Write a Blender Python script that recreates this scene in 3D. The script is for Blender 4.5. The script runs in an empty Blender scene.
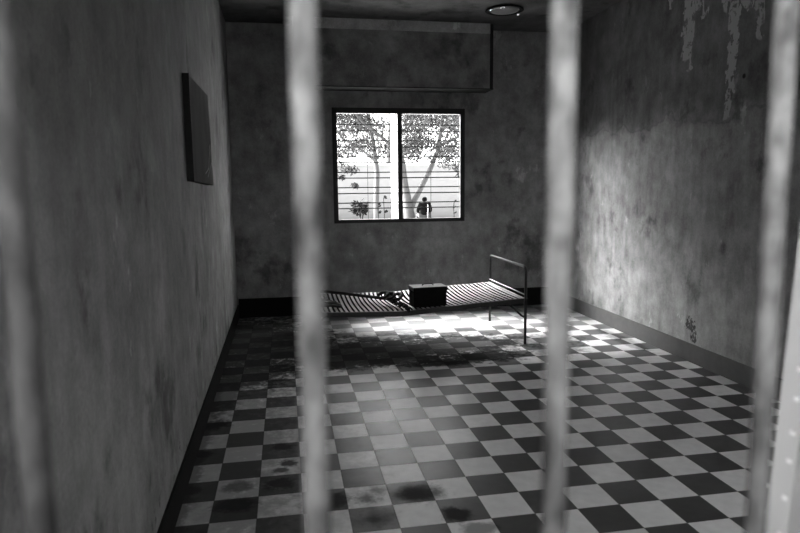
import bpy, bmesh, math, random
from mathutils import Vector, Matrix, noise as mnoise
random.seed(7)
PI = math.pi
C = bpy.context.scene.collection
scene = bpy.context.scene

# ------------------------------------------------------------------ node helpers
class X:
    """small expression wrapper around math nodes"""
    def __init__(s, nt, sock): s.nt = nt; s.s = sock
    def _op(s, op, *a, clamp=False):
        n = s.nt.nodes.new('ShaderNodeMath'); n.operation = op; n.use_clamp = clamp
        for i, v in enumerate((s,) + a):
            if isinstance(v, X): s.nt.links.new(v.s, n.inputs[i])
            else: n.inputs[i].default_value = float(v)
        return X(s.nt, n.outputs[0])
    def __add__(s, o): return s._op('ADD', o)
    __radd__ = __add__
    def __mul__(s, o): return s._op('MULTIPLY', o)
    __rmul__ = __mul__
    def __sub__(s, o): return s._op('SUBTRACT', o)
    def __rsub__(s, o): return (s * -1.0) + o
    def __truediv__(s, o): return s._op('DIVIDE', o)
    def floor(s): return s._op('FLOOR')
    def abs(s): return s._op('ABSOLUTE')
    def pow(s, e): return s._op('POWER', e)
    def max(s, o): return s._op('MAXIMUM', o)
    def min(s, o): return s._op('MINIMUM', o)
    def mod(s, o): return s._op('FLOORED_MODULO', o)
    def clamp(s): return s._op('ADD', 0.0, clamp=True)
    def smooth(s, a, b, lo=0.0, hi=1.0):
        n = s.nt.nodes.new('ShaderNodeMapRange'); n.interpolation_type = 'SMOOTHSTEP'
        s.nt.links.new(s.s, n.inputs[0])
        n.inputs[1].default_value = a; n.inputs[2].default_value = b
        n.inputs[3].default_value = lo; n.inputs[4].default_value = hi
        return X(s.nt, n.outputs[0])

class Mat:
    def __init__(s, name, rough=.7, spec=.4, metal=0.0):
        s.m = bpy.data.materials.new(name); s.m.use_nodes = True
        s.nt = s.m.node_tree; s.b = s.nt.nodes['Principled BSDF']
        s.b.inputs['Roughness'].default_value = rough
        s.b.inputs['Specular IOR Level'].default_value = spec
        s.b.inputs['Metallic'].default_value = metal
        s.pos_ = None
    def pos(s):
        if s.pos_ is None:
            g = s.nt.nodes.new('ShaderNodeNewGeometry'); p = s.nt.nodes.new('ShaderNodeSeparateXYZ')
            s.nt.links.new(g.outputs['Position'], p.inputs[0])
            s.pos_ = tuple(X(s.nt, p.outputs[i]) for i in range(3))
        return s.pos_
    def vec(s, x, y, z):
        c = s.nt.nodes.new('ShaderNodeCombineXYZ')
        for i, v in enumerate((x, y, z)):
            if isinstance(v, X): s.nt.links.new(v.s, c.inputs[i])
            else: c.inputs[i].default_value = v
        return c.outputs[0]
    def noise(s, scale=(1, 1, 1), k=1.0, detail=4, off=0.0, rough=.55, coords=None):
        x, y, z = coords or s.pos()
        n = s.nt.nodes.new('ShaderNodeTexNoise')
        s.nt.links.new(s.vec(x * scale[0] + off, y * scale[1] + off * .7, z * scale[2] - off), n.inputs['Vector'])
        n.inputs['Scale'].default_value = k; n.inputs['Detail'].default_value = detail
        n.inputs['Roughness'].default_value = rough
        return X(s.nt, n.outputs[0])
    def white(s, x, y):
        n = s.nt.nodes.new('ShaderNodeTexWhiteNoise'); n.noise_dimensions = '3D'
        s.nt.links.new(s.vec(x, y, 0.0), n.inputs['Vector'])
        return X(s.nt, n.outputs['Value'])
    def col(s, v):
        c = s.nt.nodes.new('ShaderNodeCombineColor')
        for i in range(3): s.nt.links.new(v.s, c.inputs[i])
        s.nt.links.new(c.outputs[0], s.b.inputs['Base Color'])
        return s
    def grey(s, v):
        s.b.inputs['Base Color'].default_value = (v, v, v, 1); return s
    def rough(s, v):
        s.nt.links.new(v.s, s.b.inputs['Roughness']); return s
    def bump(s, v, strength=.3, dist=.01):
        n = s.nt.nodes.new('ShaderNodeBump'); n.inputs['Strength'].default_value = strength
        n.inputs['Distance'].default_value = dist
        s.nt.links.new(v.s, n.inputs['Height']); s.nt.links.new(n.outputs[0], s.b.inputs['Normal'])
        return s

def mottled(name, v, amp=.3, k=12, rough=.7, spec=.3, metal=0.0, bump=0.0, scale=(1, 1, 1)):
    m = Mat(name, rough, spec, metal)
    n = m.noise(scale, k, 5)
    m.col(((n - .5) * (2 * amp) + 1.0) * v)
    if bump: m.bump(n, bump, .004)
    return m.m

# ------------------------------------------------------------------ mesh helpers
W = {}                                                        # world matrices of the Empties
class MB:
    def __init__(s): s.bm = bmesh.new()
    def box(s, a, b, M=None, bev=0.0):
        r = bmesh.ops.create_cube(s.bm, size=1.0); vs = r['verts']
        for v in vs:
            v.co = Vector([(a[i] + b[i]) / 2 + v.co[i] * (b[i] - a[i]) for i in range(3)])
        if bev:
            es = list({e for v in vs for e in v.link_edges})
            q = bmesh.ops.bevel(s.bm, geom=es, offset=bev, segments=2, affect='EDGES', profile=.6)
            vs = list({v for f in q['faces'] for v in f.verts} | {v for v in vs if v.is_valid})
        if M is not None:
            for v in vs: v.co = M @ v.co
        return s
    def prism(s, pts, h0, h1):
        """polygon pts (x,y) extruded z h0..h1"""
        lo = [s.bm.verts.new((x, y, h0)) for x, y in pts]; hi = [s.bm.verts.new((x, y, h1)) for x, y in pts]
        n = len(pts)
        s.bm.faces.new(lo[::-1]); s.bm.faces.new(hi)
        for i in range(n): s.bm.faces.new((lo[i], lo[(i + 1) % n], hi[(i + 1) % n], hi[i]))
        return s
    def tube(s, pts, r, n=10, closed=False, cap=True):
        pts = [Vector(p) for p in pts]; rings = []
        N = len(pts); rr = r if isinstance(r, (list, tuple)) else [r] * N
        up = None
        for i, p in enumerate(pts):
            if closed: t = (pts[(i + 1) % N] - pts[i - 1]).normalized()
            else: t = (pts[min(i + 1, N - 1)] - pts[max(i - 1, 0)]).normalized()
            if up is None:
                up = Vector((0, 0, 1)) if abs(t.z) < .9 else Vector((1, 0, 0))
            a = t.cross(up).normalized(); up = a.cross(t).normalized()
            rings.append([s.bm.verts.new(p + (a * math.cos(2 * PI * k / n) + up * math.sin(2 * PI * k / n)) * rr[i]) for k in range(n)])
        for i in range(N if closed else N - 1):
            A, B = rings[i], rings[(i + 1) % N]
            for k in range(n): s.bm.faces.new((A[k], A[(k + 1) % n], B[(k + 1) % n], B[k]))
        if cap and not closed:
            s.bm.faces.new(rings[0][::-1]); s.bm.faces.new(rings[-1])
        return s
    def lathe(s, c, prof, n=40):
        rings = []
        for r, z in prof:
            if r < 1e-6: rings.append([s.bm.verts.new((c[0], c[1], c[2] + z))])
            else: rings.append([s.bm.verts.new((c[0] + r * math.cos(2 * PI * k / n), c[1] + r * math.sin(2 * PI * k / n), c[2] + z)) for k in range(n)])
        for A, B in zip(rings, rings[1:]):
            for k in range(n):
                if len(A) == 1: s.bm.faces.new((A[0], B[k], B[(k + 1) % n]))
                elif len(B) == 1: s.bm.faces.new((A[k], A[(k + 1) % n], B[0]))
                else: s.bm.faces.new((A[k], A[(k + 1) % n], B[(k + 1) % n], B[k]))
        return s
    def build(s, name, mat, parent=None, smooth=False, kind=None):
        bm = s.bm
        bmesh.ops.recalc_face_normals(bm, faces=bm.faces)
        org = Vector((0, 0, 0))
        if parent is not None:
            Pm = W[parent.name]
        else:
            xs = [v.co for v in bm.verts]
            org = Vector((sum(c.x for c in xs) / len(xs), sum(c.y for c in xs) / len(xs), min(c.z for c in xs)))
            Pm = Matrix.Translation(org)
        inv = Pm.inverted()
        for v in bm.verts: v.co = inv @ v.co
        me = bpy.data.meshes.new(name); bm.to_mesh(me); bm.free()
        if smooth:
            for p in me.polygons: p.use_smooth = True
        me.materials.append(mat)
        o = bpy.data.objects.new(name, me); C.objects.link(o)
        if parent is not None: o.parent = parent; W[o.name] = Pm
        else: o.matrix_world = Pm; W[o.name] = Pm
        if kind: o['kind'] = kind
        return o

def autosmooth(o, ang=40):
    me = o.data
    for p in me.polygons: p.use_smooth = True
    try:
        me.set_sharp_from_angle(angle=math.radians(ang))
    except Exception: pass
    return o

def tag(o, label=None, cat=None, group=None, kind=None):
    if label: o['label'] = label
    if cat: o['category'] = cat
    if group: o['group'] = group
    if kind: o['kind'] = kind
    return o
def thing(name, label, cat, loc=(0, 0, 0), rz=0.0, group=None, kind=None):
    o = bpy.data.objects.new(name, None); C.objects.link(o)
    o.empty_display_size = .1
    o.location = loc; o.rotation_euler = (0, 0, rz)
    W[o.name] = Matrix.Translation(loc) @ Matrix.Rotation(rz, 4, 'Z')
    return tag(o, label, cat, group, kind)

# ------------------------------------------------------------------ dimensions
xl = lambda y: -.1504 - .00785 * y
xr = lambda y: 3.5176 + .01535 * y
yb = lambda x: 4.3816 - .0102 * x
H = 3.153
BR = -.0102                                                   # the back wall's small turn
BW = Matrix.Translation((0, 4.3816, 0)) @ Matrix.Rotation(BR, 4, 'Z')    # local: x along the wall, +y outwards
YF0, YF1 = -2.45, -2.215                                       # the near wall with the barred opening
CAM = Vector((.3662, -2.635, 1.429))

# ------------------------------------------------------------------ materials
# floor
fm = Mat('checker_tiles', .36, .45)
x, y, z = fm.pos(); T = .2
u = x / T; v = y / T; tx = u.floor(); ty = v.floor()
par = (tx + ty).mod(2.0)
r1 = fm.white(tx, ty); r2 = fm.white(tx + 37.0, ty + 11.0)
n1 = fm.noise((1, 1, 1), 2.2, 5); n2 = fm.noise((1, 1, 1), 16, 5, off=3); n3 = fm.noise((1, 1, 1), 60, 3, off=9)
light = (r1 * .16 + .74) * (n2 * .35 + .83)
dark = (r2 * .03 + .06) * (n2 * .6 + .72)
c = light * par + dark * (1.0 - par)
fu = (u - tx - .5).abs(); fv = (v - ty - .5).abs()
grout = fu.max(fv).smooth(.486, .496)
c = c * (1.0 - grout * .55)
# wear and dust that evens out the tiles towards the back
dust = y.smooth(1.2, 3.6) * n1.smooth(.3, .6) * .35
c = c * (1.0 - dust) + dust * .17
patch_light = y.smooth(3.0, 3.5) * .38  # back of floor paled to brighten the window's light patch
c = c * (1.0 - patch_light) + patch_light * .36
def blob(cx, cy, rx, ry, k=.8, edge=.5):
    d = (((x - cx) / rx).pow(2.0) + ((y - cy) / ry).pow(2.0))._op('SQRT')
    d = d + (n2 - .5) * 1.35 + (n1 - .5) * .8 + (n3 - .5) * .5
    return d.smooth(1.0 - edge, 1.15) * -k + k
st = None
for b in [(.69, .08, .08, .07, .7, .8), (.75, .14, .06, .05, .6, .8), (.70, -.10, .11, .09, .65, .9), (.93, .08, .15, .11, .85, .8),
          (1.06, -.14, .07, .07, .85), (-.10, 1.16, .11, .08, .95), (.34, .53, .06, .05, .9), (.30, .46, .05, .04, .8), (.10, .32, .09, .07, .7),
          (.10, .14, .11, .07, .9), (-.12, .74, .07, .05, .75), (.31, .75, .07, .05, .8), (.30, .31, .09, .06, .8), (1.13, -.27, .10, .06, .6),
          (-.12, .33, .05, .05, .5), (.5, .1, .12, .12, .85), (.48, .5, .06, .09, .8), (.5, .75, .06, .06, .7),
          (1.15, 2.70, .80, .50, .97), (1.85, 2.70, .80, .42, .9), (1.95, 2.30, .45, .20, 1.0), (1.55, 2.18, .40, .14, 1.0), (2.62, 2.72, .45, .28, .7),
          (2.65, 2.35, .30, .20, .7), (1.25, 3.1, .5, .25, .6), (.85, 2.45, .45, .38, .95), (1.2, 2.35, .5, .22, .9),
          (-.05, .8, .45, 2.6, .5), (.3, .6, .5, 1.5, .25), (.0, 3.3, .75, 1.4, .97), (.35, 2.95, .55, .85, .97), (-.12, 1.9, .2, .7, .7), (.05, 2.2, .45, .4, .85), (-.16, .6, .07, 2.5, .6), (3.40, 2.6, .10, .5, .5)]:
    m = blob(*b)
    st = m if st is None else 1.0 - (1.0 - st) * (1.0 - m)
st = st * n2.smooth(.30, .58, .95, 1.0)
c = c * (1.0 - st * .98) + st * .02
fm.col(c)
fm.nt.links.new(((1.0 - st) * .20 + .02).s, fm.b.inputs['Specular IOR Level'])
fm.rough((n1 * .25 + .24) + st * .35 + grout * .3)
fm.bump((1.0 - grout) * 1.0 + n3 * .12 + r1 * .25, .35, .002)
FLOOR = fm.m

def plaster(name, base, streak=.25, seed=0.0, lowlight=None, extra=None, amp=.5, rough=.75):
    m = Mat(name, rough, .08)
    X_, Y_, Z_ = m.pos()
    a = m.noise((1, 1, 1), 1.1, 4, off=seed); b = m.noise((1, 1, 1), 5.5, 6, off=seed + 4)
    s_ = m.noise((1, 1, .12), 14, 4, off=seed + 8); f = m.noise((1, 1, 1), 70, 3, off=seed + 2)
    v = ((a - .5) * amp * 3.0 + (b - .5) * amp * 2.6 + (s_ - .5) * streak * 2.0 + (f - .5) * .5 + 1.0).max(.25)
    mid = m.noise((1, 1, .8), 9, 7, off=seed + 44, rough=.68)
    v = v * (mid.smooth(.34, .66, .88, 1.12))
    scr = m.noise((1, 1, .16), 34, 5, off=seed + 51, rough=.7).smooth(.66, .70)
    v = v * (1.0 + scr * .35)
    # darker smudges and little chips
    sm = m.noise((1, 1, .8), 2.6, 6, off=seed + 15, rough=.65).smooth(.55, .68)
    v = v * (1.0 - sm * .5)
    ch = m.noise((1, 1, 1), 9, 6, off=seed + 21, rough=.7).smooth(.70, .73)
    v = v * (1.0 - ch * .45)
    lt = m.noise((1, 1, .6), 4.2, 6, off=seed + 31, rough=.7).smooth(.63, .68)
    v = v * (1.0 + lt * .5)
    v = v * base
    if extra: v = extra(m, v, b, f)
    m.col(v.max(.005))
    m.bump(b * .8 + mid * .3 + f * .3 - ch * .4 + s_ * .15, .5, .014)
    return m.m

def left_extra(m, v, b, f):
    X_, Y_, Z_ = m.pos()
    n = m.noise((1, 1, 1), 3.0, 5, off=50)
    low = (Z_ + (n - .5) * .9).smooth(.6, 1.85, 1.12, .50)          # light falloff painted in: paler low down, darker towards the ceiling
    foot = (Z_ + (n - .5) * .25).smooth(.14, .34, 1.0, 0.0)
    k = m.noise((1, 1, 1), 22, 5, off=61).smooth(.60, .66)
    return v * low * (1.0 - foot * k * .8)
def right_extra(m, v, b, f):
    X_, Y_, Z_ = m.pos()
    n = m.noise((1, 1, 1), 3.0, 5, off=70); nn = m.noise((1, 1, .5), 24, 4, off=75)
    # old repaint: the part above a ragged line at about 2 m is darker, with shade painted in too
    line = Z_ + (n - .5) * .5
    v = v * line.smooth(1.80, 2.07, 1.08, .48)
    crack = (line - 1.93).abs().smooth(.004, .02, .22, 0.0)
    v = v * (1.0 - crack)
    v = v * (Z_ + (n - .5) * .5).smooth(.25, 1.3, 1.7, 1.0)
    # paler runs of flaked paint from the ceiling
    pk = None
    for yy, z0, w in [(2.03, 2.44, .045), (1.97, 2.30, .03), (2.27, 2.88, .03), (1.83, 2.66, .03), (1.90, 2.80, .03), (1.49, 1.98, .032), (1.47, 2.20, .045), (1.60, 2.62, .03), (1.52, 2.72, .05), (1.36, 2.63, .045), (1.22, 2.42, .03), (1.30, 2.66, .03)]:
        d = (Y_ - yy + (nn - .5) * .22).abs().smooth(w * .9, w * 1.1, 1.0, 0.0)
        e = (Z_ + (n - .5) * .5).smooth(z0 - .02, z0, 0.0, 1.0)
        g = d * e
        pk = g if pk is None else pk.max(g)
    br = m.noise((1, 1, 1), 11, 5, off=90, rough=.7).smooth(.40, .46)
    v = v * (1.0 - pk * br) + pk * br * .17
    # scars low on the wall
    for yy, zz, r in [(1.80, .30, .07), (1.75, .21, .05)]:
        d = (((Y_ - yy).pow(2.0) + (Z_ - zz).pow(2.0))._op('SQRT') + (nn - .5) * .12).smooth(r * .8, r, 1.0, 0.0)
        v = v * (1.0 - d * m.noise((1, 1, 1), 40, 3, off=33).smooth(.42, .52) * .75)
    d = ((Y_ - 1.344).pow(2.0) + (Z_ - 2.166).pow(2.0))._op('SQRT').smooth(.012, .022, 1.0, 0.0)
    return v * (1.0 - d * .9)
M = {}
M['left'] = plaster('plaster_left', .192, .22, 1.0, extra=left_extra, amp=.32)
M['back'] = plaster('plaster_back', .148, .12, 12.0, amp=.5)
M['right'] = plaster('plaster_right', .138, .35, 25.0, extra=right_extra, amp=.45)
M['ceil'] = plaster('plaster_ceiling', .065, 0.0, 40.0, amp=.5)
M['front'] = plaster('plaster_front', .30, .2, 55.0)
M['outer'] = mottled('whitewash', .105, .12, 3)
M['skirt_black'] = mottled('tarred_skirting', .007, .4, 9, .8, .05)
M['skirt_left'] = mottled('grimy_skirting', .012, .4, 9, .8, .05)
sk = Mat('painted_skirting', .6, .3)
n_ = sk.noise((1, 1, 1), 14, 5); n2_ = sk.noise((.3, 1, 1), 3, 4, off=5)
sk.col((n_ * .5 + n2_ * .5 + .5) * .085); M['skirt_right'] = sk.m
M['iron'] = mottled('black_iron', .007, .4, 30, .6, .15, 0.0)
M['bed_iron'] = mottled('worn_bed_iron', .008, .5, 40, .45, .25, 0.0)
M['slat'] = mottled('bare_metal_straps', .24, .25, 22, .40, .5, 0.0)
M['box'] = mottled('dark_painted_steel', .004, .5, 30, .7, .05)
M['lid'] = mottled('scuffed_lid', .06, 1.3, 25, .45, .4, .3)
M['frame_dark'] = mottled('dark_window_frame', .012, .3, 20, .6, .2)
M['board'] = mottled('dark_board', .07, .25, 6, .8, .0, scale=(1, 1, .3))
M['board_edge'] = mottled('black_board_edge', .008, .2, 6, .7, .2)
M['scratch'] = Mat('scratch').grey(.25).m
M['bulk'] = plaster('bulkhead_paint', .13, 0.0, 80.0, amp=.7)
M['bulk_band'] = plaster('bulkhead_band', .27, 0.0, 84.0, amp=.3)
M['bulk_dark'] = mottled('bulkhead_shadow_board', .022, .4, 8, .9, .0)
M['chrome'] = Mat('bright_metal_rim', .12, .6, 1.0).grey(.8).m
M['enamel'] = mottled('dull_enamel', .10, .3, 14, .35, .5)
M['white_shutter'] = mottled('white_painted_shutter', .78, .06, 8, .5)
def barpaint(name, base, off):
    bm_ = Mat(name, .6, .10)
    a_ = bm_.noise((1, 1, .45), 95, 5, off=2 + off, rough=.6); b_ = bm_.noise((1, 1, .6), 70, 4, off=6 + off).smooth(.36, .66)
    c_ = bm_.noise((1, 1, .8), 26, 3, off=16 + off).smooth(.35, .65)
    shaded = bm_.pos()[2].smooth(1.24, 1.50, .34, 1.0)              # shade painted in: bars darken towards the bottom
    bm_.col((((a_ - .5) * 1.0 + (b_ - .5) * .7 + (c_ - .5) * .7 + 1.0) * base * shaded).max(.006)).bump(a_ + b_, .5, .002)
    return bm_.m
M['bars'] = barpaint('flaking_bar_paint', .080, 0)
M['bars_dark'] = barpaint('dark_bar_paint', .036, 7)  # darker copy of the bar paint, for the leftmost bar
M['pale_wood'] = mottled('pale_painted_board', .42, .15, 5, .7, scale=(1, 1, .2))
M['nick'] = Mat('bare_nick').grey(.75).m
M['corridor'] = mottled('corridor_floor', .35, .2, 3, .6)
M['earth'] = mottled('pale_courtyard', .35, .12, 1.2, .9, .1)
M['dark_ground'] = mottled('dark_front_ground', .06, .3, 3, .95, .05)
M['bark'] = mottled('smooth_bark', .04, .4, 5, .85, .1, scale=(1, 1, .4), bump=.4)
def leafmat(name, lo, hi, trans=.3):
    m = Mat(name, .8, .04)
    i = m.nt.nodes.new('ShaderNodeObjectInfo'); g = m.nt.nodes.new('ShaderNodeNewGeometry')
    r = X(m.nt, g.outputs['Random Per Island'])
    m.col(r * (hi - lo) + lo)
    return m.m
M['leaf'] = leafmat('tree_leaves', .004, .06)
M['leaf_dark'] = leafmat('dark_shrub_leaves', .001, .012)
M['skin'] = mottled('skin', .03, .1, 12, .8, .1)
M['hair'] = mottled('black_hair', .002, .3, 60, 1.0, .0)
M['shirt'] = mottled('dark_shirt', .003, .4, 12, 1.0, .0)
M['sash'] = mottled('pale_strap', .2, .1, 12, .9, .1)
M['trousers'] = mottled('dark_trousers', .03, .3, 12, .9, .1)
M['stone'] = mottled('pale_stone', .2, .2, 5, .9)
M['pot'] = mottled('clay_pot', .2, .2, 9, .8)

# ------------------------------------------------------------------ room shell
y0, y1 = YF1, 4.7
fl = MB().prism([(-.45, YF1 - .3), (3.9, YF1 - .3), (3.9, 4.36), (-.45, 4.385)], -.12, 0.0).build('floor', FLOOR, kind='structure')
ce = MB().prism([(-.45, YF0), (3.9, YF0), (3.9, 4.6), (-.45, 4.6)], H, H + .15).build('ceiling', M['ceil'], kind='structure')
def jitter_grid(o, cuts): pass
MB().prism([(xl(YF0) - .25, YF0), (xl(YF0), YF0), (xl(4.62), 4.62), (xl(4.62) - .25, 4.62)], -.1, H).build('wall_left', M['left'], kind='structure')
MB().prism([(xr(YF0), YF0), (xr(YF0) + .25, YF0), (xr(4.62) + .25, 4.62), (xr(4.62), 4.62)], -.1, H).build('wall_right', M['right'], kind='structure')
# back wall with the window hole (local coordinates of BW)
WX0, WX1, WZ0, WZ1 = .905, 2.395, 1.030, 2.285
def holed(mb, xa, xb, za, zb, ya, yb_, holes, Mx):
    """solid wall slab with rectangular holes, built as one welded grid of blocks"""
    xs = sorted({xa, xb} | {h[0] for h in holes} | {h[1] for h in holes})
    zs = sorted({za, zb} | {h[2] for h in holes} | {h[3] for h in holes})
    bm = mb.bm; vd = {}
    def V(x, y, z):
        k = (round(x, 5), round(y, 5), round(z, 5))
        if k not in vd: vd[k] = bm.verts.new(Mx @ Vector((x, y, z)))
        return vd[k]
    solid = lambda i, j: 0 <= i < len(xs) - 1 and 0 <= j < len(zs) - 1 and not any(h[0] - 1e-6 <= xs[i] and xs[i + 1] <= h[1] + 1e-6 and h[2] - 1e-6 <= zs[j] and zs[j + 1] <= h[3] + 1e-6 for h in holes)
    for i in range(len(xs) - 1):
        for j in range(len(zs) - 1):
            if not solid(i, j): continue
            A, B, c_, d = xs[i], xs[i + 1], zs[j], zs[j + 1]
            bm.faces.new((V(A, ya, c_), V(B, ya, c_), V(B, ya, d), V(A, ya, d)))
            bm.faces.new((V(A, yb_, c_), V(A, yb_, d), V(B, yb_, d), V(B, yb_, c_)))
            if not solid(i - 1, j): bm.faces.new((V(A, ya, c_), V(A, ya, d), V(A, yb_, d), V(A, yb_, c_)))
            if not solid(i + 1, j): bm.faces.new((V(B, ya, c_), V(B, yb_, c_), V(B, yb_, d), V(B, ya, d)))
            if not solid(i, j - 1): bm.faces.new((V(A, ya, c_), V(A, yb_, c_), V(B, yb_, c_), V(B, ya, c_)))
            if not solid(i, j + 1): bm.faces.new((V(A, ya, d), V(B, ya, d), V(B, yb_, d), V(A, yb_, d)))
    return mb
holed(MB(), xl(4.4), xr(4.4), -.1, H, 0, .12, [(WX0, WX1, WZ0, WZ1)], BW).build('wall_back', M['back'], kind='structure')
# near wall: barred opening in front of the camera and an added, unseen doorway further right to let in light
OX0, OX1, OZ0, OZ1 = .02, .79, .80, 1.95
DX0, DX1, DZ1 = 1.6, 3.2, 2.05
holed(MB(), xl(YF1) , xr(YF1), -.1, H, YF0, YF1, [(OX0, OX1, OZ0, OZ1), (DX0, DX1, 0.0, DZ1)], Matrix.Identity(4)).build('wall_front', M['front'], kind='structure')

# skirtings
MB().prism([(xl(YF1), YF1), (xl(YF1) + .012, YF1), (xl(4.37) + .012, 4.37), (xl(4.37), 4.37)], 0, .148).build('baseboard_left', M['skirt_left'], kind='structure')
MB().prism([(xr(YF1) - .012, YF1), (xr(YF1), YF1), (xr(4.33), 4.33), (xr(4.33) - .012, 4.33)], 0, .149).build('baseboard_right', M['skirt_right'], kind='structure')
MB().prism([(xl(4.37) + .012, yb(-.17) - .012), (xr(4.33) - .012, yb(3.57) - .012), (xr(4.33) - .012, yb(3.57)), (xl(4.37) + .012, yb(-.17))], 0, .214).build('baseboard_back', M['skirt_black'], kind='structure')

# boxed-in panel below the ceiling over the window
bk = thing('trim_1', None, None, (1.65, 4.2, 2.46), kind='structure')
px0, px1, pyf = .50, 2.60, 4.07
MB().box((px0, pyf, 2.475), (px1, 4.35, 3.048)).build('panel_board', M['bulk'], bk)
MB().box((px0, pyf - .004, 3.048), (px1, 4.35, H)).build('top_band', M['bulk_band'], bk)
MB().box((px0, pyf - .004, 2.466), (px1 + .04, 4.35, 2.475)).box((px1, pyf - .012, 2.475), (px1 + .032, 4.35, H - .01)).build('shade_strip', M['bulk_dark'], bk)  # black sheets that stand in for shade under and beside the panel

# ------------------------------------------------------------------ window
wn = thing('window_1', None, None, tuple(BW @ Vector(((WX0 + WX1) / 2, 0, WZ0))), BR, kind='structure')
fw = .045
fr = MB()
fr.box((WX0 - .005, -.012, WZ0), (WX0 + fw, .05, WZ1), BW).box((WX1 - fw, -.012, WZ0), (WX1 + .005, .05, WZ1), BW)
fr.box((WX0 - .005, -.012, WZ0 - .005), (WX1 + .005, .05, WZ0 + .035), BW).box((WX0 - .005, -.012, WZ1 - .055), (WX1 + .005, .05, WZ1 + .005), BW)
fr.build('window_frame', M['frame_dark'], wn)
MX = 1.652
MB().box((MX - .025, -.010, WZ0 + .035), (MX + .025, .05, WZ1 - .04), BW).build('mullion', M['frame_dark'], wn)
gr = MB()
zr = []
def zy(py): return 2.275 - (py - 109.6) / (221.6 - 109.6) * (2.275 - WZ0)
for py in (124.4, 130.5, 140.2, 146.3, 156.1, 161.5, 171.4, 177, 186.5, 192.4, 202, 207.5): zr.append(zy(py))
for (xa, xb) in ((WX0 + fw, MX - .025), (MX + .025, WX1 - fw)):
    g = MB()
    for q in zr: g.box((xa - .004, .026, q - .006), (xb + .004, .038, q + .006), BW)
    g.box(((xa + xb) / 2 - .0025, .032, WZ0 + .03), ((xa + xb) / 2 + .0025, .037, WZ1 - .035), BW)
    g.build('window_grille', M['iron'], wn)
# white painted shutter leaf folded outwards at the mullion
s = MB().box((MX - .022, .06, WZ0 + .01), (MX - .002, .50, WZ1 - .01), BW)
s.build('shutter_leaf', M['white_shutter'], wn)
MB().box((MX - .027, .12, WZ0 + .02), (MX - .022, .16, WZ1 - .02), BW).build('leaf_groove', M['board_edge'], wn)

# ------------------------------------------------------------------ board on the left wall
ya, yc = .99, 1.93
b = MB(); bm = b.bm
def bx(y): return xl(y)
pts = []
for (yy, zz, off) in ((ya, 1.47, .036), (yc, 1.45, .046), (yc, 2.06, .034), (ya, 2.04, .034)):
    pts.append((yy, zz, off))
fv = [bm.verts.new((bx(yy) + off, yy, zz)) for yy, zz, off in pts]
bv = [bm.verts.new((bx(yy) + .002, yy, zz)) for yy, zz, off in pts]
bm.faces.new(fv); bm.faces.new(bv[::-1])
for i in range(4): bm.faces.new((fv[i], bv[i], bv[(i + 1) % 4], fv[(i + 1) % 4]))
bd = thing('wall_board', 'dark flat display board hung on the left plaster wall with a thick black edge', 'board', (bx(1.5), 1.5, 1.45))
b.build('board_panel', M['board'], bd)
e = MB()
e.box((bx(ya) + .001, ya - .010, 1.468), (bx(ya) + .038, ya - .0005, 2.046))
o = e.build('board_edge', M['board_edge'], bd); o['label'] = 'black end edge of the board'
e = MB()
for A, B in (((yc - .42, 1.52), (yc - .22, 1.56)), ((yc - .22, 1.56), (yc - .08, 1.72)), ((yc - .30, 1.50), (yc - .06, 1.60))):
    def fx(y_, z_):
        s_ = (y_ - ya) / (yc - ya); t_ = (z_ - 1.46) / .6
        return bx(y_) + (.036 + .010 * s_) * (1 - t_) + .034 * t_ + .0008
    e.tube([(fx(*A), A[0], A[1]), (fx(*B), B[0], B[1])], .0014, 6)
o = e.build('scratch', M['scratch'], bd); o['label'] = 'pale scratches near the lower far corner'

# ------------------------------------------------------------------ ceiling lamp
lc = (2.555, 3.50, H)
lp = thing('ceiling_lamp', 'round shallow ceiling lamp with a shiny rim close to the back wall', 'lamp', lc)
MB().lathe(lc, [(0, 0), (.150, 0), (.185, -.012), (.188, -.020), (.17, -.022), (.15, -.014), (0, -.014)]).build('lamp_base', M['skirt_left'], lp, True)
MB().lathe(lc, [(0, -.014), (.145, -.014), (.135, -.022), (.09, -.028), (0, -.030)]).build('lamp_dish', M['enamel'], lp, True)
for an in (200, 245, 20):
    a = math.radians(an); p = Vector((lc[0] + .172 * math.cos(a), lc[1] + .172 * math.sin(a), H - .030))
    t = Vector((-math.sin(a), math.cos(a), 0)) * .028
    MB().tube([p - t, p - t * .6, p, p + t * .6, p + t], [.006, .011, .013, .011, .006], 12).build('clip', M['chrome'], lp, True)

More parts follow.
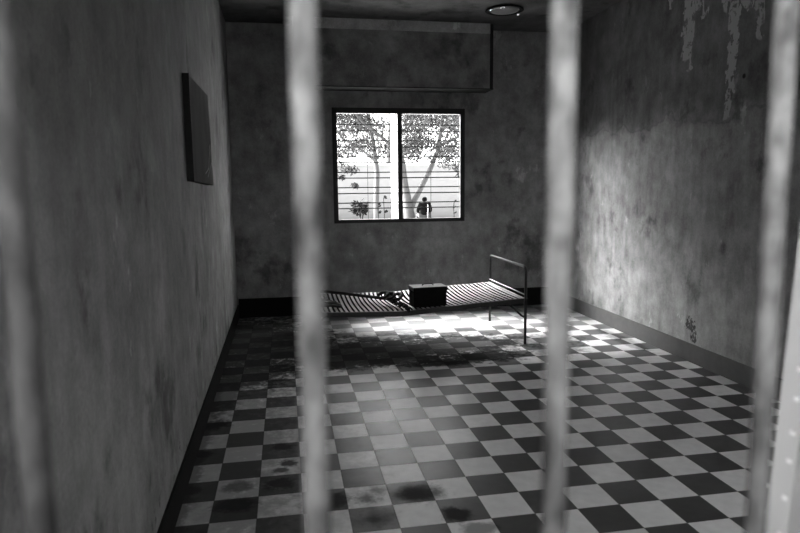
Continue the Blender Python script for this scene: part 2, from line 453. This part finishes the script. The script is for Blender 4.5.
# ------------------------------------------------------------------ iron bed
BY0, BY1, BX0, BX1 = 2.61, 3.605, .52, 2.46
def sag(t):                                                    # height of the side rails, t = 0 at the left end
    xx = BX0 + t * (BX1 - BX0)
    k = [(.52, .385), (.65, .372), (1.0, .362), (1.35, .352), (1.75, .378), (2.1, .400), (2.46, .418)]
    for (a, za), (b_, zb) in zip(k, k[1:]):
        if xx <= b_ + 1e-6:
            f = (xx - a) / (b_ - a); f = f * f * (3 - 2 * f) * .5 + f * .5
            return za + (zb - za) * f
    return k[-1][1]
bed = thing('iron_bed', 'bare iron bed frame with metal strap base standing under the barred window', 'bed', ((BX0 + BX1) / 2, 3.1, 0))
def rail(yy, name):
    r = MB(); n = 24
    P = [(BX0 + (BX1 - BX0) * i / n, sag(i / n)) for i in range(n + 1)]
    # L-shaped angle iron: upright flange and flat lip
    for w0, w1, h0, h1 in ((-.003, .003, -.042, 0.0), (.003 if yy < 3 else -.030, .030 if yy < 3 else -.003, -.006, 0.0)):
        prev = None
        for (xx, zz) in P:
            q = [r.bm.verts.new((xx, yy + w0, zz + h0)), r.bm.verts.new((xx, yy + w1, zz + h0)), r.bm.verts.new((xx, yy + w1, zz + h1)), r.bm.verts.new((xx, yy + w0, zz + h1))]
            if prev:
                for k in range(4): r.bm.faces.new((prev[k], prev[(k + 1) % 4], q[(k + 1) % 4], q[k]))
            else: r.bm.faces.new(q[::-1])
            prev = q
        r.bm.faces.new(prev)
    return r.build(name, M['bed_iron'], bed)
rail(BY0, 'side_rail'); rail(BY1, 'side_rail')
for xx in (BX0 + .012, BX1 - .012):
    t = 0 if xx < 1 else 1
    MB().box((xx - .012, BY0 + .004, sag(t) - .012), (xx + .012, BY1 - .004, sag(t) + .004)).build('end_rail', M['slat'], bed)
def headpath(xx, top=.705):
    pts = [(xx, BY0, 0), (xx, BY0, .25), (xx, BY0, top - .06)]
    for k in range(1, 7):
        a = PI / 2 * k / 6
        pts.append((xx, BY0 + .06 * (1 - math.cos(a)), top - .06 + .06 * math.sin(a)))
    for k in range(0, 7):
        a = PI / 2 * k / 6
        pts.append((xx, BY1 - .06 + .06 * math.sin(a), top - .06 + .06 * math.cos(a)))
    return pts + [(xx, BY1, .25), (xx, BY1, 0)]
for xx in (BX0 - .005, BX1 + .005):
    full = headpath(xx)
    loop = [p for p in full if p[2] > .40]
    loop = [(xx, BY0, .42)] + loop + [(xx, BY1, .42)]
    MB().tube(loop, .0125, 12).build('end_hoop', M['bed_iron'], bed, True)
    for yy in (BY0, BY1):
        lg = MB().tube([(xx, yy, 0), (xx, yy, .42)], .0125, 12).build('leg', M['bed_iron'], bed, True)
sgn = 1
for (xx, d) in ((BX1, -1), (BX0, 1)):
    for yy in (BY0 + .001, BY1 - .001):
        zt = sag(0 if d > 0 else 1) - .035
        MB().tube([(xx, yy, .245), (xx + d * .03, yy, .262), (xx + d * .13, yy, zt - .032), (xx + d * .16, yy, zt - .012), (xx + d * .20, yy, zt - .002), (xx + d * .26, yy, zt)], .009, 8).build('brace', M['bed_iron'], bed, True)
# thin lower end bar with hooks
MB().tube([(BX1, BY0, .452), (BX1, BY1, .452)], .006, 8).build('end_rod', M['slat'], bed, True)
# the straps
NS = 45
sx = [BX0 + .045 + (BX1 - BX0 - .09) * i / (NS - 1) for i in range(NS)]
def strap_z(xx, yy):
    t = (xx - BX0) / (BX1 - BX0); s_ = (yy - BY0) / (BY1 - BY0)
    dip = .028 * math.sin(PI * t) ** .7 * math.sin(PI * s_)
    return sag(t) + .002 - dip + .003 * mnoise.noise(Vector((xx * 7, yy * 2, 0)))
for i, xx in enumerate(sx):
    m = MB(); n = 14; prev = None; w = .0108
    wob = .020 * math.exp(-((xx - 1.35) / .22) ** 2)
    for k in range(n + 1):
        s_ = k / n; yy = BY0 + .004 + (BY1 - BY0 - .008) * s_
        xo = xx + wob * math.sin(PI * 2 * s_) + .003 * mnoise.noise(Vector((i * 3.1, s_ * 3, 2)))
        zz = strap_z(xx, yy)
        q = [m.bm.verts.new((xo - w, yy, zz)), m.bm.verts.new((xo + w, yy, zz)), m.bm.verts.new((xo + w, yy, zz + .0018)), m.bm.verts.new((xo - w, yy, zz + .0018))]
        if prev:
            for j in range(4): m.bm.faces.new((prev[j], prev[(j + 1) % 4], q[(j + 1) % 4], q[j]))
        else: m.bm.faces.new(q[::-1])
        prev = q
    m.bm.faces.new(prev)
    m.build('strap', M['slat'], bed)

# ------------------------------------------------------------------ ammunition-type box on the bed
bz = sag((1.6 - BX0) / (BX1 - BX0)) + .0045
bc = (1.592, 2.735, bz - .002)
bxo = thing('steel_box', 'black steel box with a lifted lid edge standing on the front side of the bed', 'box', bc, math.radians(4))
R = W[bxo.name]
Rm = R
w2, d2, h = .150, .085, .175
MB().box((-w2, -d2, 0), (w2, d2, h), Rm, .006).build('box_body', M['box'], bxo)
MB().box((-w2 - .006, -d2 - .006, h - .03), (w2 + .006, d2 + .006, h + .004), Rm, .004).build('box_lid', M['lid'], bxo)
MB().box((-w2 - .006, -d2 - .008, h - .034), (w2 + .006, -d2 - .005, h + .003), Rm).build('lid_lip', M['box'], bxo)
MB().box((w2 + .001, -.03, .06), (w2 + .012, .03, h - .02), Rm, .002).build('latch', M['box'], bxo)
hp = MB().tube([Rm @ Vector(p) for p in ((-.05, 0, h + .004), (-.05, 0, h + .014), (-.03, 0, h + .020), (.03, 0, h + .020), (.05, 0, h + .014), (.05, 0, h + .004))], .004, 8).build('handle', M['iron'], bxo, True)

# ------------------------------------------------------------------ shackles
def ring(c, r, t, ax, n=24):
    ax = Vector(ax).normalized(); a = ax.orthogonal().normalized(); b_ = ax.cross(a)
    return [Vector(c) + (a * math.cos(2 * PI * k / n) + b_ * math.sin(2 * PI * k / n)) * r for k in range(n)]
P0 = Vector((.66, 3.50, .415)); P1 = Vector((1.28, 3.02, .392))
sh = thing('leg_shackles', 'long dark shackle bar with iron loops lying across the bed left of the box', 'shackles', (1.1, 3.1, .38))
MB().tube([P0, P0.lerp(P1, .5) + Vector((0, 0, .003)), P1], .015, 12).build('shackle_bar', M['iron'], sh, True)
for t, tilt in ((.88, .2), (.97, 0), (1.06, -.3)):
    c0 = P0.lerp(P1, t) + Vector((.02, -.03, .012))
    U = [c0 + Vector(v_) for v_ in ((-.03, .05, .010), (.01, .04, .035), (.05, 0, .045), (.05, -.06, .035), (.02, -.09, .012), (-.03, -.08, .004))]
    MB().tube(U, .016, 10).build('ankle_loop', M['iron'], sh, True)
MB().box((P1.x - .02, P1.y - .03, .385), (P1.x + .035, P1.y + .03, .425), bev=.006).build('end_lock', M['iron'], sh)
# chain from the loops to the front rail
cp = [Vector((1.28, 2.97, .40)), Vector((1.31, 2.88, .39)), Vector((1.345, 2.76, .385)), Vector((1.375, 2.66, .392)), Vector((1.39, 2.592, .365))]
def along(P, t):
    f = t * (len(P) - 1); i = min(int(f), len(P) - 2); return P[i].lerp(P[i + 1], f - i), (P[i + 1] - P[i]).normalized()
NL = 13
for i in range(NL):
    c0, d = along(cp, i / (NL - 1))
    sd = d.cross(Vector((0, 0, 1))).normalized(); up = sd.cross(d)
    e = sd if i % 2 else up
    pts = [c0 + d * (.020 * math.cos(2 * PI * k / 14)) + e * (.017 * math.sin(2 * PI * k / 14)) for k in range(14)]
    MB().tube(pts, .0085, 8, closed=True).build('chain_link', M['iron'], sh, True)
# a second set at the left end
s2 = thing('ankle_irons', 'pair of dark iron cuffs lying on the left end of the bed', 'shackles', (.72, 2.95, .36))
for (cx, cy, r) in ((.70, 3.08, .060), (.76, 2.92, .065)):
    MB().tube(ring((cx, cy, .392), r, .01, (.15, .1, 1)), .011, 10, closed=True).build('cuff', M['iron'], s2, True)
MB().box((.62, 2.98, .372), (.80, 3.02, .398), bev=.005).build('cuff_bar', M['iron'], s2)
MB().tube([(.60, 2.80, .392), (.72, 2.78, .40), (.82, 2.76, .388)], .012, 10).build('short_rod', M['iron'], s2, True)

# ------------------------------------------------------------------ near wall: bars of the opening the camera looks through
bx_list = [(.128, 'leftmost bar of the opening, hidden past the picture edge'), (.249, 'leftmost weathered round window bar, along the left picture edge'), (.377, 'thick blurred round window bar crossing the left end of the bed'),
           (.504, 'blurred round window bar just right of the bed end'), (.6285, 'round window bar nearest the pale leaning board'), (.753, '')]
for xx, lab in bx_list:
    if xx in (.128, .753): continue
    m = MB(); n = 60; pts = []; rr = []
    for k in range(n + 1):
        zz = OZ0 - .03 + (OZ1 - OZ0 + .06) * k / n
        xb_ = xx + (.007 * max(0, (1.5 - zz)) if xx > .6 else 0)
        pts.append((xb_ + .0006 * mnoise.noise(Vector((xx * 50, zz * 30, 0))), -2.335 + .0006 * mnoise.noise(Vector((xx * 50, zz * 30, 9))), zz))
        rr.append((.0058 if xx > .6 else .0068) + .0004 * mnoise.noise(Vector((xx * 90, zz * 70, 4))))
    m.tube(pts, rr, 16)
    o = m.build('window_bar', M['bars_dark' if xx < .3 else 'bars'], smooth=True)
    tag(o, lab, 'bar', 'round bars of the near opening')

# pale board leaning on the inside of the near wall
X0 = .85
lb = thing('leaning_board', 'tall pale painted board leaning inside the room beyond the rightmost bar', 'board', (X0 + .22, -2.04, 0))
yl = lambda z: -2.037 - .057 * z
m = MB(); bmx = m.bm
def quad_slab(x0, x1, z0, z1, t):
    lo = []
    vs = [bmx.verts.new((x, yl(z_) + o_, z_)) for z_ in (z0, z1) for x in (x0, x1) for o_ in (-t, 0)]
    for f in ((0, 1, 3, 2), (4, 6, 7, 5), (0, 4, 5, 1), (2, 3, 7, 6), (0, 2, 6, 4), (1, 5, 7, 3)): bmx.faces.new([vs[i] for i in f])
quad_slab(X0, X0 + .45, 0.0, 2.28, .028)
m.build('board_face', M['pale_wood'], lb)
for zz in (1.075, 1.115, 1.155, 1.185, 1.22, 1.25):
    q = MB(); q.box((X0 - .0015, yl(zz) - .023, zz - .002), (X0 + .001, yl(zz) - .018, zz + .002)); q.build('edge_nick', M['nick'], lb)

# corridor on the camera side
MB().box((-3.5, -4.9, 0), (6.5, -4.75, .95)).build('wall_added_parapet', M['front'], kind='structure')  # unseen low wall, added to block light bounced off the front ground
MB().box((-3.5, -4.9, -.12), (6.5, YF1 - .3 , -.001)).build('floor_corridor', M['corridor'], kind='structure')
MB().box((-3.5, -4.9, H), (6.5, YF0, H + .15)).build('ceiling_corridor', M['ceil'], kind='structure')

# ------------------------------------------------------------------ outdoors
GZ = -.15
g = MB().box((-60, 4.7, GZ - .1), (70, 60, GZ)).build('ground', M['earth'], kind='structure')
MB().box((-60, -60, GZ - .1), (70, -4.95, GZ)).build('ground_front', M['dark_ground'], kind='structure')  # unseen ground, made dark to cut light bounced into the corridor
wl = thing('compound_wall', 'long whitewashed compound wall across the yard beyond the trees', 'wall', (6, 27, GZ))
MB().box((-20, 26.9, GZ), (30, 27.1, 2.42)).build('wall_face', M['outer'], wl)
MB().box((-20, 26.84, 2.42), (30, 27.16, 2.50)).build('coping', M['stone'], wl)

def leaf(bm, p, d, nrm, L, Wd):
    d = d.normalized(); s_ = d.cross(nrm).normalized(); nrm = s_.cross(d)
    a = bm.verts.new(p); b1 = bm.verts.new(p + d * L * .45 + s_ * Wd - nrm * L * .05); b2 = bm.verts.new(p + d * L * .45 - s_ * Wd - nrm * L * .05)
    mid = bm.verts.new(p + d * L * .45 + nrm * L * .03); c_ = bm.verts.new(p + d * L - nrm * L * .12)
    bm.faces.new((a, b1, mid)); bm.faces.new((a, mid, b2)); bm.faces.new((b1, c_, mid)); bm.faces.new((mid, c_, b2))
def rv():
    while True:
        v = Vector((random.uniform(-1, 1), random.uniform(-1, 1), random.uniform(-1, 1)))
        if .01 < v.length < 1: return v
def leaves(mat, name, parent, clusters, n, L, spread=.28):
    m = MB()
    for _ in range(n):
        cx, cy, cz, rx, ry, rz = random.choice(clusters)
        v = rv(); p = Vector((cx + v.x * rx, cy + v.y * ry, cz + v.z * rz))
        d = Vector((random.uniform(-1, 1), random.uniform(-1, 1), random.uniform(-1.1, .35)))
        nn_ = Vector((random.uniform(-.6, .6), random.uniform(-.6, .6), 1))
        leaf(m.bm, p, d, nn_, L * random.uniform(.6, 1.3), L * random.uniform(.18, .32))
    return m.build(name, mat, parent)
# tree with the forked trunk (right pane)
t1 = thing('forked_tree', 'pale forked tree seen through the right window pane behind the seated person', 'tree', (4.88, 20.3, GZ))
def branch(P, r): return [Vector(p) for p in P], r
tr = MB()
tr.tube([(4.95, 20.3, GZ), (4.93, 20.3, .3), (4.86, 20.3, .8), (4.74, 20.3, 1.5), (4.66, 20.3, 2.2), (4.5, 20.2, 3.0), (4.3, 20.0, 4.2), (4.1, 19.9, 5.5)], [.26, .22, .17, .14, .13, .11, .08, .04], 12)
tr.build('trunk', M['bark'], t1, True)
tr = MB(); tr.tube([(4.93, 20.32, .45), (5.08, 20.3, .85), (5.35, 20.3, 1.35), (5.68, 20.3, 1.95), (6.0, 20.3, 2.7), (6.2, 20.3, 3.8), (6.5, 20.1, 5.2)], [.11, .11, .10, .09, .08, .06, .03], 10)
tr.build('branch', M['bark'], t1, True)
tr = MB(); tr.tube([(4.6, 20.25, 2.5), (4.0, 20.1, 3.1), (3.2, 20, 3.7), (2.4, 19.8, 4.6)], [.07, .06, .05, .03], 8); tr.build('branch', M['bark'], t1, True)
tr = MB(); tr.tube([(6.05, 20.3, 2.9), (6.7, 20.1, 3.2), (7.4, 20, 3.9)], [.06, .05, .03], 8); tr.build('branch', M['bark'], t1, True)
cl = []
for i in range(100):
    cx = random.uniform(4.5, 8.0); cz = random.uniform(2.55, 5.4)
    cl.append((cx, random.uniform(18.6, 21.6), cz, .45, .5, .28))
cl += [(6.2, 19.6, 2.25, .45, .4, .22), (6.6, 19.5, 2.1, .3, .3, .18), (5.9, 19.6, 2.45, .5, .3, .2), (6.75, 19.6, 1.85, .18, .2, .12)]
leaves(M['leaf'], 'foliage', t1, cl, 13000, .12)
t2 = thing('slim_tree', 'slim pale tree seen through the left window pane with low hanging leaves', 'tree', (3.85, 22.5, GZ))
MB().tube([(4.0, 22.5, GZ), (4.0, 22.5, .8), (4.05, 22.5, 2.0), (3.9, 22.4, 3.2), (3.6, 22.2, 4.6), (3.3, 22, 5.6)], [.13, .11, .10, .08, .06, .03], 10).build('trunk', M['bark'], t2, True)
MB().tube([(4.0, 22.4, 2.4), (3.3, 21.8, 2.9), (2.6, 21.2, 3.2), (1.9, 20.6, 3.9)], [.06, .05, .04, .02], 8).build('branch', M['bark'], t2, True)
cl = []
for i in range(100):
    cx = random.uniform(1.3, 4.0); cz = random.uniform(2.5, 5.4)
    cl.append((cx, random.uniform(19.2, 23), cz, .45, .5, .28))
cl += [(2.4, 19.8, 2.15, .3, .3, .2), (2.75, 19.8, 2.05, .25, .3, .15), (2.35, 19.8, 1.8, .12, .2, .1), (2.85, 19.8, 1.5, .12, .2, .08), (2.2, 19.8, 2.4, .4, .3, .2)]
leaves(M['leaf'], 'foliage', t2, cl, 13000, .12)
# foliage further back
t3 = thing('spreading_tree', 'large leafy tree whose crown rises behind the whitewashed compound wall', 'tree', (6.0, 31, GZ))
MB().tube([(6, 31, GZ), (6, 31, 2), (6.1, 31, 4.5), (6.3, 31, 7.5)], [.3, .25, .18, .06], 10).build('trunk', M['bark'], t3, True)
cl = [(random.uniform(1.5, 11.5), random.uniform(29.8, 32), random.uniform(3.2, 8.0), .7, .6, .4) for _ in range(70)]
leaves(M['leaf'], 'foliage', t3, cl, 5200, .24)

# dark shrub in the left pane, saplings
def shrub(loc, h, w, n, L, mat, label, cat, name, stems=5):
    o = thing(name, label, cat, (loc[0], loc[1], GZ))
    for k in range(stems):
        a = random.uniform(0, 2 * PI); q = Vector((math.cos(a) * w * .35, math.sin(a) * w * .3, 0))
        MB().tube([(loc[0], loc[1], GZ), (loc[0] + q.x * .4, loc[1] + q.y * .4, GZ + (loc[2] - GZ) * .6), (loc[0] + q.x, loc[1] + q.y, loc[2] + h * .4)], [.018, .014, .008], 6).build('stem', M['leaf_dark'] if mat == 'leaf_dark' else M['bark'], o, True)
    m = MB()
    for _ in range(n):
        v = rv(); p = Vector((loc[0] + v.x * w * .42, loc[1] + v.y * w * .4, loc[2] + h * .5 + v.z * h * .42))
        leaf(m.bm, p, Vector((v.x * 1.2, v.y, random.uniform(-.5, .5))), Vector((random.uniform(-.5, .5), random.uniform(-1, 0), .8)), L * random.uniform(.7, 1.3), L * .28)
    m.build('foliage', M[mat], o)
    return o
shrub((2.97, 19.5, .40), .58, .52, 170, .20, 'leaf_dark', 'bushy dark-leaved shrub low in the left window pane', 'shrub', 'leafy_shrub')
def sprig(P, label, L=.16, n=9):
    o = thing('leafy_sapling', label, 'sapling', (P[0][0], P[0][1], GZ), group='thin saplings in the yard')
    pts = [Vector((P[0][0], P[0][1], GZ))] + [Vector(p) for p in P]
    MB().tube(pts, [.012] * len(pts), 6).build('stem', M['leaf_dark'], o, True)
    m = MB()
    for i, p in enumerate(pts[1:]):
        for k in range(n):
            d = Vector((random.uniform(.3, 1), random.uniform(-.3, .3), random.uniform(0, .9)))
            leaf(m.bm, p + rv() * .05, d, Vector((0, -1, .6)), L * random.uniform(.7, 1.2), L * .22)
    m.build('foliage', M['leaf_dark'], o)
sprig([(3.62, 19.4, .48), (3.60, 19.4, .76)], 'thin sapling with slanting dark leaves just right of the dark shrub', .15, 5)
sprig([(3.86, 19.6, .50), (3.84, 19.6, 1.02)], 'taller thin sapling with two tufts of leaves beside the white shutter leaf', .16, 5)
sprig([(6.42, 19.5, .42), (6.40, 19.5, .62), (6.42, 19.5, .84)], 'thin spotted sapling near the right edge of the right window pane', .10, 4)

# ------------------------------------------------------------------ seated person seen from behind
def skin_obj(name, verts, edges, radii, mat, parent=None, lv=2, root=0):
    me = bpy.data.meshes.new(name); Pm = W[parent.name] if parent else Matrix.Identity(4)
    inv = Pm.inverted()
    me.from_pydata([inv @ Vector(v) for v in verts], edges, [])
    o = bpy.data.objects.new(name, me); C.objects.link(o)
    if parent: o.parent = parent
    md = o.modifiers.new('Skin', 'SKIN'); md.use_smooth_shade = True
    if not me.skin_vertices: me.skin_vertices.new(name='')
    for i, r in enumerate(radii):
        sv = me.skin_vertices[0].data[i]
        sv.radius = (r, r) if not isinstance(r, tuple) else r
        sv.use_root = (i == root)
    sb = o.modifiers.new('Sub', 'SUBSURF'); sb.levels = lv; sb.render_levels = lv
    me.materials.append(mat)
    dg = bpy.context.evaluated_depsgraph_get()
    me2 = bpy.data.meshes.new_from_object(o.evaluated_get(dg)); o.modifiers.clear(); o.data = me2
    me2.name = name
    for p in me2.polygons: p.use_smooth = True
    W[o.name] = Pm
    return o
QX, QY, SZ = 5.32, 19.5, .27                                   # seat height of the low stone block
blk = MB().box((QX - .38, QY - .22, GZ), (QX + .38, QY + .3, SZ), bev=.02).build('stone_block', M['stone'])
tag(blk, 'low pale stone block in the yard that the person sits on', 'block')
pv = [(0, 0, .10), (0, 0, .28), (0, .0, .44), (0, .01, .55), (0, .0, .60), (0, .01, .67), (0, .02, .735),          # pelvis..head
      (-.17, .0, .50), (-.235, .03, .34), (-.20, .17, .20), (-.12, .30, .20), (.17, .0, .50), (.235, .03, .34), (.20, .17, .20), (.12, .30, .20),
      (-.10, .06, .09), (-.16, .42, .13), (-.15, .46, -.17), (-.15, .50, -.36), (-.15, .62, -.385), (.10, .06, .09), (.16, .42, .13), (.15, .46, -.17), (.15, .50, -.36), (.15, .62, -.385)]
pe = [(0, 1), (1, 2), (2, 3), (3, 4), (4, 5), (5, 6), (2, 7), (7, 8), (8, 9), (9, 10), (2, 11), (11, 12), (12, 13), (13, 14), (0, 15), (15, 16), (16, 17), (17, 18), (18, 19), (0, 20), (20, 21), (21, 22), (22, 23), (23, 24)]
pr_ = [(.15, .12), (.14, .11), (.16, .11), (.07, .06), (.05, .05), (.078, .09), (.06, .07), .06, .045, .035, .03, .06, .045, .035, .03, .09, .065, .05, .04, .03, .09, .065, .05, .04, .03]
pn = thing('person', 'person with short dark hair and dark top sitting with their back to the window', 'person', (QX, QY, SZ))
off = lambda L: [(QX + a, QY + b_, SZ + c_) for a, b_, c_ in L]
skin_obj('body', off(pv), pe, pr_, M['skin'], pn, 2)
sv_ = pv[:4] + [pv[7], (-.235, .03, .30), pv[11], (.235, .03, .30), (-.215, .13, .23), (.215, .13, .23)]
skin_obj('shirt', off(sv_), [(0, 1), (1, 2), (2, 3), (2, 4), (4, 5), (5, 8), (2, 6), (6, 7), (7, 9)], [(.185, .15), (.175, .14), (.19, .14), (.075, .07), .085, .068, .085, .068, .055, .055], M['shirt'], pn, 2)
skin_obj('trousers', off([(0, 0, .10), pv[15], pv[16], pv[17], (-.15, .49, -.32), pv[20], pv[21], pv[22], (.15, .49, -.32)]), [(0, 1), (1, 2), (2, 3), (3, 4), (0, 5), (5, 6), (6, 7), (7, 8)], [(.17, .13), .11, .085, .07, .06, .11, .085, .07, .06], M['trousers'], pn, 2)
skin_obj('hair', off([(0, -.025, .60), (0, -.01, .70), (0, .01, .765)]), [(0, 1), (1, 2)], [(.10, .09), (.105, .11), (.08, .085)], M['hair'], pn, 2)
st_ = MB(); st_.tube([(QX + .075, QY - .150, SZ + .02), (QX + .080, QY - .165, SZ + .20), (QX + .085, QY - .165, SZ + .36), (QX + .085, QY - .135, SZ + .50)], .020, 8)
o = st_.build('strap', M['sash'], pn, True); o['label'] = 'pale strap down the back'

# ------------------------------------------------------------------ light
world = bpy.data.worlds.new('hazy_sky'); scene.world = world; world.use_nodes = True
nt = world.node_tree; bg = nt.nodes['Background']
tc = nt.nodes.new('ShaderNodeTexCoord'); sp = nt.nodes.new('ShaderNodeSeparateXYZ')
nt.links.new(tc.outputs['Generated'], sp.inputs[0])
zz = X(nt, sp.outputs[2]); v = zz.smooth(-.05, .9, 1.0, 1.25)
# bright sky patch added low on the left to light the right wall
def lobe(el, az, p, k):
    e_, a = math.radians(el), math.radians(az)
    d = (-math.sin(a) * math.cos(e_), math.cos(a) * math.cos(e_), math.sin(e_))
    dot = X(nt, sp.outputs[0]) * d[0] + X(nt, sp.outputs[1]) * d[1] + X(nt, sp.outputs[2]) * d[2]
    return dot.max(0.0).pow(p) * k
v = v + lobe(22, 68, 22.0, 100.0)
cc = nt.nodes.new('ShaderNodeCombineColor')
for i in range(3): nt.links.new(v.s, cc.inputs[i])
nt.links.new(cc.outputs[0], bg.inputs[0]); bg.inputs[1].default_value = 4.7
def sun(name, el, az, strength, angle):
    """az: direction the light travels, degrees from -y towards +x"""
    L = bpy.data.lights.new(name, 'SUN'); L.energy = strength; L.angle = math.radians(angle)
    o = bpy.data.objects.new(name, L); C.objects.link(o)
    e_, a = math.radians(el), math.radians(az)
    d = Vector((math.sin(a) * math.cos(e_), -math.cos(a) * math.cos(e_), -math.sin(e_)))
    o.rotation_euler = d.to_track_quat('-Z', 'Y').to_euler()
    o.location = (0, 12, 12)
    return o
sun('hazy_sun', 57, 34, 110.0, 38)

# ------------------------------------------------------------------ camera
f, yaw, pitch, roll = 625.3022, .1800, .1275, -.0104
F = Vector((math.sin(yaw) * math.cos(pitch), math.cos(yaw) * math.cos(pitch), -math.sin(pitch)))
Rr = Vector((math.cos(yaw), -math.sin(yaw), 0)); U = Rr.cross(F)
cr, sr = math.cos(roll), math.sin(roll)
R2 = Rr * cr + U * sr; U2 = U * cr - Rr * sr
cam = bpy.data.cameras.new('camera'); co = bpy.data.objects.new('camera', cam); C.objects.link(co)
mat = Matrix((R2, U2, -F)).transposed().to_4x4(); mat.translation = CAM
co.matrix_world = mat
cam.sensor_width = 36; cam.lens = f / 800 * 36; cam.clip_start = .01; cam.clip_end = 300
cam.dof.use_dof = True; cam.dof.focus_distance = 5.8; cam.dof.aperture_fstop = 5.0
scene.camera = co
scene.view_settings.view_transform = 'Standard'; scene.view_settings.look = 'None'
scene.view_settings.gamma = 1.0; scene.view_settings.exposure = 0.0
scene.view_settings.use_curve_mapping = False
scene.cycles.use_denoising = True
scene.cycles.sample_clamp_indirect = 10.0
scene.cycles.max_bounces = 10; scene.cycles.diffuse_bounces = 6
